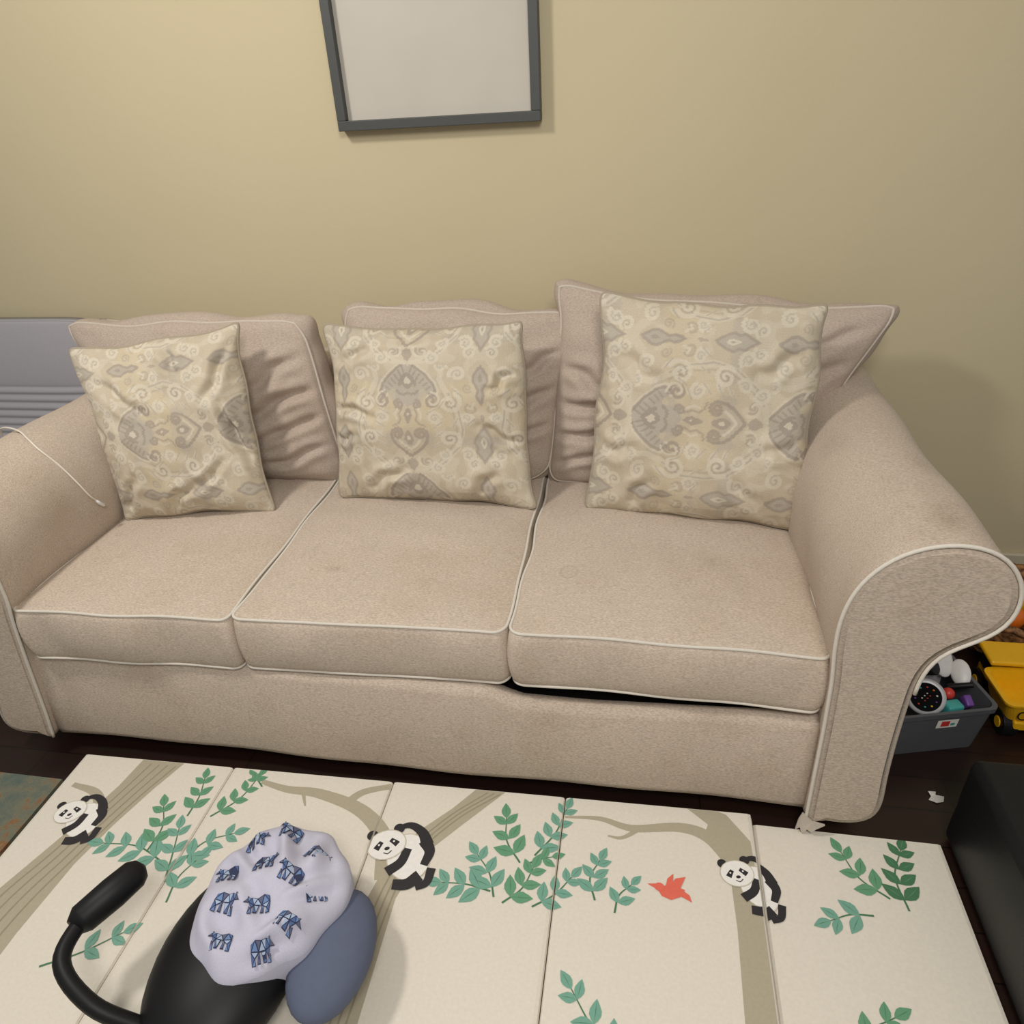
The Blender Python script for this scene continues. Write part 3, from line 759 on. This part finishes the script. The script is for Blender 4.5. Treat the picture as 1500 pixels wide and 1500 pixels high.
# ------------------------------------------------------------ infant seat with bear-print cover
inf=empty('infant_seat',(.76,-.6,TH),'infant seat with bear-print cover and black handle','baby seat')
M_bear=fabric('bear_cotton',(192,191,207),stain=.05,weave=.05,scale=(600,600,600),staincol=(178,178,196))
M_nav=plain('slate_blue_trim',(92,100,122),.85)
ec=np.array((.755,-.392,.150)); er=np.array((.128,.150,.080))
def outl(a): return 1+.05*math.sin(2*a+.6)+.04*math.sin(3*a+1)+.025*math.sin(7*a)+.015*math.sin(11*a+2)
def fold(dx,dy):
    s=0
    for (x0,y0,x1,y1,w,h) in ((-.02,.13,.03,.02,.012,.012),(.06,.12,.07,.03,.012,.011),(-.10,.06,-.03,.01,.012,.011),(.11,.04,.05,-.02,.010,.010),(-.05,-.01,.02,-.09,.014,.010),(.09,-.05,.02,-.11,.012,.010),(-.09,-.06,-.04,-.12,.012,.010),(-.07,.11,-.04,.05,.010,.009)):
        ax_,ay_=x1-x0,y1-y0; t=max(0,min(1,((dx-x0)*ax_+(dy-y0)*ay_)/(ax_*ax_+ay_*ay_)))
        d=math.hypot(dx-x0-t*ax_,dy-y0-t*ay_)
        s+=h*(math.exp(-(d/w)**2)-.6*math.exp(-((d-1.8*w)/w)**2))*math.sin(math.pi*(t*.8+.1))
    return s
def dome(dx,dy,off=0):
    q=max(0,1-(dx/er[0]/1.02)**2-(dy/er[1]/1.02)**2)
    z=ec[2]+er[2]*q**.36
    z+=(.006*math.sin(dx*38+dy*21)+.005*math.sin(dy*55-dx*34+1)+fold(dx,dy))*min(1,q*3)
    return (ec[0]+dx,ec[1]+dy,z+off)
V=[];F=[];nr_,na=44,110
V.append(dome(0,0))
for i in range(1,nr_+1):
    rr=math.sin(i/nr_*math.pi/2)
    for k in range(na):
        a=2*math.pi*k/na
        irr=outl(a)
        x_,y_=rr*er[0]*math.cos(a)*.999,rr*er[1]*math.sin(a)*.999
        p=dome(x_,y_); V.append((ec[0]+x_*(1+(irr-1)*rr),ec[1]+y_*(1+(irr-1)*rr),p[2]))
for i,zz in enumerate((.13,.10,.085)):
    for k in range(na):
        a=2*math.pi*k/na; irr=outl(a)
        s_=(1.0,.97,.9)[i]
        V.append((ec[0]+er[0]*irr*s_*math.cos(a),ec[1]+er[1]*irr*s_*math.sin(a),zz))
for k in range(na): F.append((0,1+k,1+(k+1)%na))
for i in range(nr_+2):
    for k in range(na):
        a=1+i*na+k;b=1+i*na+(k+1)%na
        F.append((a,a+na,b+na,b))
bm_=[M_bear,plain('bear_outline',(50,56,86),.9),plain('bear_blue',(84,108,156),.9),plain('bear_pale',(168,186,212),.9),plain('bear_grey',(96,100,126),.9),plain('bear_mid',(110,138,182),.9)]
bears=[(V,F,0)]
def bear(cx,cy,s,rot,flip=1):
    c,sn=math.cos(rot),math.sin(rot)
    def T(p,off):
        x,y=p[0]*flip,p[1]
        return dome(cx+s*(x*c-y*sn),cy+s*(x*sn+y*c),off)
    facets=[[(-.55,.05),(-.5,.33),(-.22,.45)],[(-.55,.05),(-.22,.45),(-.1,.0)],[(-.22,.45),(.15,.36),(-.1,.0)],[(.15,.36),(.3,.02),(-.1,.0)],
            [(.15,.36),(.42,.40),(.3,.02)],[(.42,.40),(.55,.12),(.3,.02)],[(.42,.40),(.62,.34),(.55,.12)],[(.62,.34),(.82,.12),(.55,.12)],[(.55,.42),(.64,.46),(.62,.34)],
            [(-.55,.05),(-.1,.0),(-.38,-.2)],[(-.55,.05),(-.38,-.2),(-.56,-.5)],[(-.38,-.2),(-.56,-.5),(-.34,-.5)],
            [(-.1,.0),(-.2,-.1),(-.24,-.44)],[(-.1,.0),(-.24,-.44),(-.06,-.44)],
            [(.3,.02),(.05,.0),(.12,-.44)],[(.3,.02),(.12,-.44),(.30,-.44)],
            [(.3,.02),(.55,.12),(.40,-.2)],[(.40,-.2),(.36,-.5),(.56,-.5)],[(.40,-.2),(.52,-.1),(.56,-.5)]]
    for i,t_ in enumerate(facets):
        m_=(sum(p[0] for p in t_)/3,sum(p[1] for p in t_)/3)
        A_=[(m_[0]+(p[0]-m_[0])*1.10,m_[1]+(p[1]-m_[1])*1.10) for p in t_]
        B_=[(m_[0]+(p[0]-m_[0])*.78,m_[1]+(p[1]-m_[1])*.78) for p in t_]
        bears.append(([T(p,.0024) for p in A_],[(0,1,2)],1))
        bears.append(([T(p,.0034) for p in B_],[(0,1,2)],2+(i*3+i//4)%4))
for b_ in ((-.060,.080,.033,.3,1),(.004,.102,.033,-.1,-1),(.066,.070,.033,-.3,1),(-.082,.012,.033,.2,-1),(-.018,.034,.034,.3,1),(.045,.016,.034,-.2,-1),(.094,.0,.030,.5,1),(-.056,-.045,.033,0,1),(.008,-.040,.033,.3,-1),(.068,-.062,.032,-.3,1),(-.03,-.104,.030,.1,-1),(.040,-.108,.028,.4,1)):
    bear(*b_)
v,f,mi=merge(bears)
cov=add('padded_cover',v,f,bm_,inf,mi=mi,label='pale lavender cotton cover printed with blue geometric bears')
v,f=ellgeo((.700,-.475,.115),(.125,.185,.075),36,16); add('shell',v,f,M_black,inf)
v,f=ellgeo((.885,-.445,.125),(.072,.115,.045),28,14); add('side_pad',v,f,M_nav,inf,label='slate blue padded side')
v,f=tubegeo(catmull([(.62,-.60,.12),(.54,-.60,.17),(.465,-.56,.20),(.455,-.49,.205),(.478,-.43,.205)],6),.014,ns=14)
v2,f2=tubegeo([(.450,-.505,.204),(.453,-.49,.205),(.478,-.44,.207),(.496,-.402,.208),(.502,-.390,.208),(.5045,-.384,.208)],[.018,.027,.029,.027,.019,.004],ns=20)
v,f,_=merge([(v,f),(v2,f2)]); add('handle',v,f,M_black,inf,label='black rubber handle')

# ------------------------------------------------------------ black ottoman
v,f=boxgeo((2.30,-.285,.1225),(.50,.64,.235))
bevel(add('ottoman',v,f,M_vinyl,label='low black vinyl ottoman beside the play mat',cat='ottoman'),.022,5)

# ------------------------------------------------------------ storage bin and toys
def tray(c,w,d,h,taper,t,rot,zb=0):
    V=[];F=[]
    R_=Matrix.Rotation(rot,3,'Z')
    def ring(s,z,n=6,r=.02):
        o=[]
        W,D=w/2*s[0],d/2*s[1]
        for (sx,sy,a0) in ((-1,-1,math.pi),(1,-1,1.5*math.pi),(1,1,0),(-1,1,.5*math.pi)):
            for k in range(n):
                a=a0+k/(n-1)*math.pi/2
                p=R_@Vector((sx*(W-r)+r*math.cos(a),sy*(D-r)+r*math.sin(a),0))
                o.append((c[0]+p.x,c[1]+p.y,zb+z))
        return o
    k=1-taper
    rings=[ring((k,k),0),ring((1-taper*.1,1-taper*.1),h*.9),ring((1+.03,1+.03),h*.9),ring((1.035,1.035),h),ring((1-2*t/w,1-2*t/d),h),ring((k-2*t/w,k-2*t/d),t)]
    n=len(rings[0])
    for r_ in rings: V+=r_
    for i in range(len(rings)-1):
        for j in range(n):
            F.append((i*n+j,i*n+(j+1)%n,(i+1)*n+(j+1)%n,(i+1)*n+j))
    F.append(tuple(range(n))[::-1]); F.append(tuple(range(5*n,6*n)))
    return V,F
binr=math.radians(14)
v,f=tray((2.070,.35),.265,.20,.135,.10,.004,binr)
bn=add('storage_bin',v,f,M_bin,smooth=False,label='dark grey plastic storage bin full of toys beside the sofa',cat='storage bin')
R_=Matrix.Rotation(binr,3,'Z')
def onbin(x,y,z):
    p=R_@Vector((x,y,0)); return (2.070+p.x,.35+p.y,z)
st=[];
def stick(x0,x1,z0,z1,mi,o_):
    yy=lambda z:-.090-.0095*(z/.12)-.0012-o_
    st.append(([onbin(x0,yy(z0),z0),onbin(x1,yy(z0),z0),onbin(x1,yy(z1),z1),onbin(x0,yy(z1),z1)],[(0,1,2,3)],mi))
stick(-.005,.045,.085,.112,0,0); stick(.005,.025,.090,.108,1,.0005); stick(.028,.038,.092,.10,2,.0005)
v,f,mi=merge(st); add('sticker',v,f,[M_paper,M_red,M_teal],bn,smooth=False,mi=mi,label='white sticker with small coloured marks')
dial=empty('toy_dial',(2.085,.32,.02),'round silver toy with black face and coloured dots','toy')
ax=Vector((-.25,-.72,.62)).normalized(); c0=Vector((2.070,.298,.140))
v,f=cylgeo(tuple(c0-ax*.045),tuple(c0),.043,36); bevel(add('case',v,f,M_sil,dial),.006,3)
v,f=cylgeo(tuple(c0),tuple(c0+ax*.004),.033,36); add('face',v,f,M_face,dial,smooth=False)
pp=[]; xx=ax.orthogonal().normalized(); yy=ax.cross(xx)
cols_=[M_red,M_teal,M_yel,M_pur,M_white,M_org]
for k in range(10):
    a=k*.6283; q=c0+ax*.0045+(xx*math.cos(a)+yy*math.sin(a))*.023; vv,f_=ellgeo(tuple(q),(.0026,.0026,.0018),8,5); pp.append((vv,f_,k%6))
for k in range(6):
    q=c0+ax*.0045+xx*((k%3)-1)*.008+yy*(k//3-.5)*.008; vv,f_=ellgeo(tuple(q),(.0022,.0015,.0015),8,5); pp.append((vv,f_,4 if k<3 else 0))
v,f,mi=merge(pp); add('face_dots',v,f,cols_,dial,mi=mi,label='coloured dots')
def toy(name,geo,mat,label,bev=0):
    v,f=geo; o=add(name,v,f,mat,smooth=True,label=label,cat='toy'); 
    if bev: bevel(o,bev,3)
    return o
toy('toy_paddle',ellgeo((2.135,.405,.165),(.026,.042,.010),24,12,Matrix.Rotation(.7,3,'X')@Matrix.Rotation(.3,3,'Y')),M_white,'white plastic paddle-shaped toy sticking out of the bin')
toy('toy_paddle',ellgeo((2.170,.380,.150),(.022,.034,.010),24,12,Matrix.Rotation(.6,3,'X')@Matrix.Rotation(-.5,3,'Y')),M_white,'small white plastic paddle toy in the bin')
toy('toy_tube',cylgeo((2.05,.43,.10),(2.110,.375,.165),.014,20,.018),M_black,'black tube-shaped toy lying on top of the bin',.003)
toy('toy_tube',cylgeo((2.135,.35,.13),(2.185,.34,.150),.007,16),M_black,'thin black tube toy in the bin',.002)
toy('toy_block',boxgeo((2.135,.300,.105),(.04,.03,.04),.3,.0),M_teal,'teal plastic toy block in the bin',.006)
toy('toy_ball',ellgeo((2.133,.332,.125),(.014,.014,.014),20,12),M_red,'small red toy ball in the bin')
toy('toy_block',boxgeo((2.170,.318,.115),(.018,.028,.03),.2,.5),M_pur,'small purple toy block in the bin',.004)
toy('toy_block',boxgeo((2.02,.37,.13),(.06,.05,.05),.6,.2),M_black,'black plastic toy block in the bin',.006)
toy('toy_block',boxgeo((2.120,.410,.085),(.045,.03,.08),.25,.0),M_sil,'grey plastic toy block in the bin',.006)

TX=-.030
tk=empty('toy_truck',(2.38+TX,.43,0),'yellow plastic toy dump truck standing beside the storage bin','toy truck')
v,f=tray((2.385+TX,.385),.20,.13,.060,.18,.007,math.radians(4),.058); add('dump_bed',v,f,M_yel,tk,smooth=False)
v,f=boxgeo((2.38+TX,.43,.046),(.12,.22,.026)); bevel(add('chassis',v,f,M_yel,tk,smooth=False),.005)
v,f,_=merge([boxgeo((2.38+TX,.488,.09),(.14,.06,.07)),boxgeo((2.38+TX,.485,.131),(.17,.085,.014))]); bevel(add('cab',v,f,M_yel,tk,smooth=False),.006)
v,f=boxgeo((2.308+TX,.488,.10),(.006,.045,.035)); add('side_window',v,f,M_black,tk,smooth=False)
for (x,y) in ((2.32,.35),(2.45,.35),(2.32,.42),(2.45,.42),(2.32,.495),(2.45,.495)):
    sx=-1 if x<2.38 else 1
    x+=TX
    v,f,mi=merge([cylgeo((x-.014*sx,y,.031),(x+.018*sx,y,.031),.031,28)+(0,),cylgeo((x+.018*sx,y,.031),(x+.021*sx,y,.031),.014,20)+(1,)])
    bevel(add('wheel',v,f,[M_black,M_yel],tk,smooth=False,mi=mi),.004)
cu=bpy.data.curves.new('lettering','FONT'); cu.body='CAT'; cu.size=.034; cu.extrude=.0004; cu.align_x='CENTER'
to=bpy.data.objects.new('tmp',cu); C.objects.link(to)
bpy.context.view_layer.update()
me=bpy.data.meshes.new_from_object(to.evaluated_get(bpy.context.evaluated_depsgraph_get())); bpy.data.objects.remove(to)
lt=bpy.data.objects.new('lettering',me); C.objects.link(lt); me.materials.clear(); me.materials.append(M_black)
lt.location=(2.350+TX,.3175,.072); lt.rotation_euler=(math.radians(80),0,math.radians(4)); parent(lt,tk); lt['label']='black lettering'
v,f=[(2.336+TX,.3165,.066),(2.366+TX,.3180,.066),(2.351+TX,.3150,.080)],[(0,1,2)]
add('emblem',v,f,M_org,tk,smooth=False,label='small amber triangle emblem')

BC=(2.44,.725)
def basket():
    V=[];F=[];na,nz=72,12
    cx,cy=BC; H=.130
    for j in range(nz+1):
        z=.004+H*j/nz; R0=.135+.035*math.sin(j/nz*1.6)
        for k in range(na):
            a=2*math.pi*k/na
            w=.005*(1 if (k//2+j)%2 else -1)
            V.append((cx+(R0+w)*math.cos(a),cy+(R0+w)*math.sin(a),z))
    for j in range(nz+1):
        z=.004+H-(H-.012)*j/nz
        R0=.155-.025*(j/nz)
        for k in range(na):
            a=2*math.pi*k/na; V.append((cx+R0*math.cos(a),cy+R0*math.sin(a),z))
    for i in range(2*nz+1):
        for k in range(na):
            F.append((i*na+k,i*na+(k+1)%na,(i+1)*na+(k+1)%na,(i+1)*na+k))
    F.append(tuple(range(na))[::-1]); F.append(tuple(range((2*nz+1)*na,(2*nz+2)*na)))
    v2,f2=tubegeo([(cx+.168*math.cos(t),cy+.168*math.sin(t),H+.006+.003*math.sin(t*24)) for t in np.linspace(0,2*math.pi,96,endpoint=False)],.010,True,8)
    return merge([(V,F),(v2,f2)])[:2]
v,f=basket(); add('wicker_basket',v,f,wicker_mat(),label='brown woven wicker basket full of toys beside the sofa',cat='basket')
toy('toy_ball',ellgeo((2.39,.650,.125),(.035,.035,.035)),M_org,'orange toy ball in the wicker basket')
toy('toy_block',boxgeo((2.462,.652,.12),(.05,.05,.06),.5,.3),M_yel,'yellow toy block in the wicker basket',.01)
toy('toy_ball',ellgeo((2.48,.76,.11),(.05,.05,.05)),M_yel,'yellow toy ball in the wicker basket')
toy('toy_block',boxgeo((2.38,.76,.11),(.07,.07,.06),.9,.2),M_black,'black toy block in the wicker basket',.01)

V=[(2.052,.118,.002),(2.066,.110,.004),(2.082,.116,.002),(2.086,.128,.005),(2.070,.132,.003),(2.074,.142,.002),(2.056,.138,.006),(2.060,.128,.002)]
V+= [(x,y,z-.0012) for x,y,z in V]
F=[tuple(range(8)),tuple(range(8,16))[::-1]]+[(i,(i+1)%8,8+(i+1)%8,8+i)[::-1] for i in range(8)]
add('paper_scrap',V,F,M_paper,smooth=False,label='tiny torn scrap of white paper on the dark floor',cat='paper')

# ------------------------------------------------------------ light
def area(name,loc,tgt,size,power,col):
    l=bpy.data.lights.new(name,'AREA'); l.shape='DISK'; l.size=size; l.energy=power; l.color=col
    o=bpy.data.objects.new(name,l); C.objects.link(o); o.location=loc
    d=Vector(tgt)-Vector(loc); o.rotation_euler=d.to_track_quat('-Z','Y').to_euler(); return o
area('ceiling_light',(-.1,-.40,2.5),(.9,.5,.4),.30,24,(1,.95,.89))
area('room_fill_light',(1.6,-1.6,2.5),(1.2,.3,.4),.8,35,(1,.96,.91))  # soft fill added to brighten the front faces, not a known fixture
w=bpy.data.worlds.new('world'); scn.world=w; w.use_nodes=True
bg=w.node_tree.nodes['Background']; bg.inputs['Color'].default_value=(1,.97,.93,1); bg.inputs['Strength'].default_value=.32

# ------------------------------------------------------------ camera
yaw,pitch,roll,f_=.1952,.5253,-.0597,1049.6
cy,sy=math.cos(yaw),math.sin(yaw); cp_,sp_=math.cos(pitch),math.sin(pitch)
fw=Vector((-sy*cp_,cy*cp_,-sp_)); r_=Vector((cy,sy,0)); u_=r_.cross(fw)
r2=math.cos(roll)*r_+math.sin(roll)*u_; u2=-math.sin(roll)*r_+math.cos(roll)*u_
cd=bpy.data.cameras.new('camera'); cam=bpy.data.objects.new('camera',cd); C.objects.link(cam)
cam.matrix_world=Matrix(((r2.x,u2.x,-fw.x,1.3772),(r2.y,u2.y,-fw.y,-1.0734),(r2.z,u2.z,-fw.z,1.4107),(0,0,0,1)))
cd.sensor_width=36; cd.sensor_fit='HORIZONTAL'; cd.lens=36*f_/1500; cd.clip_start=.01
scn.camera=cam
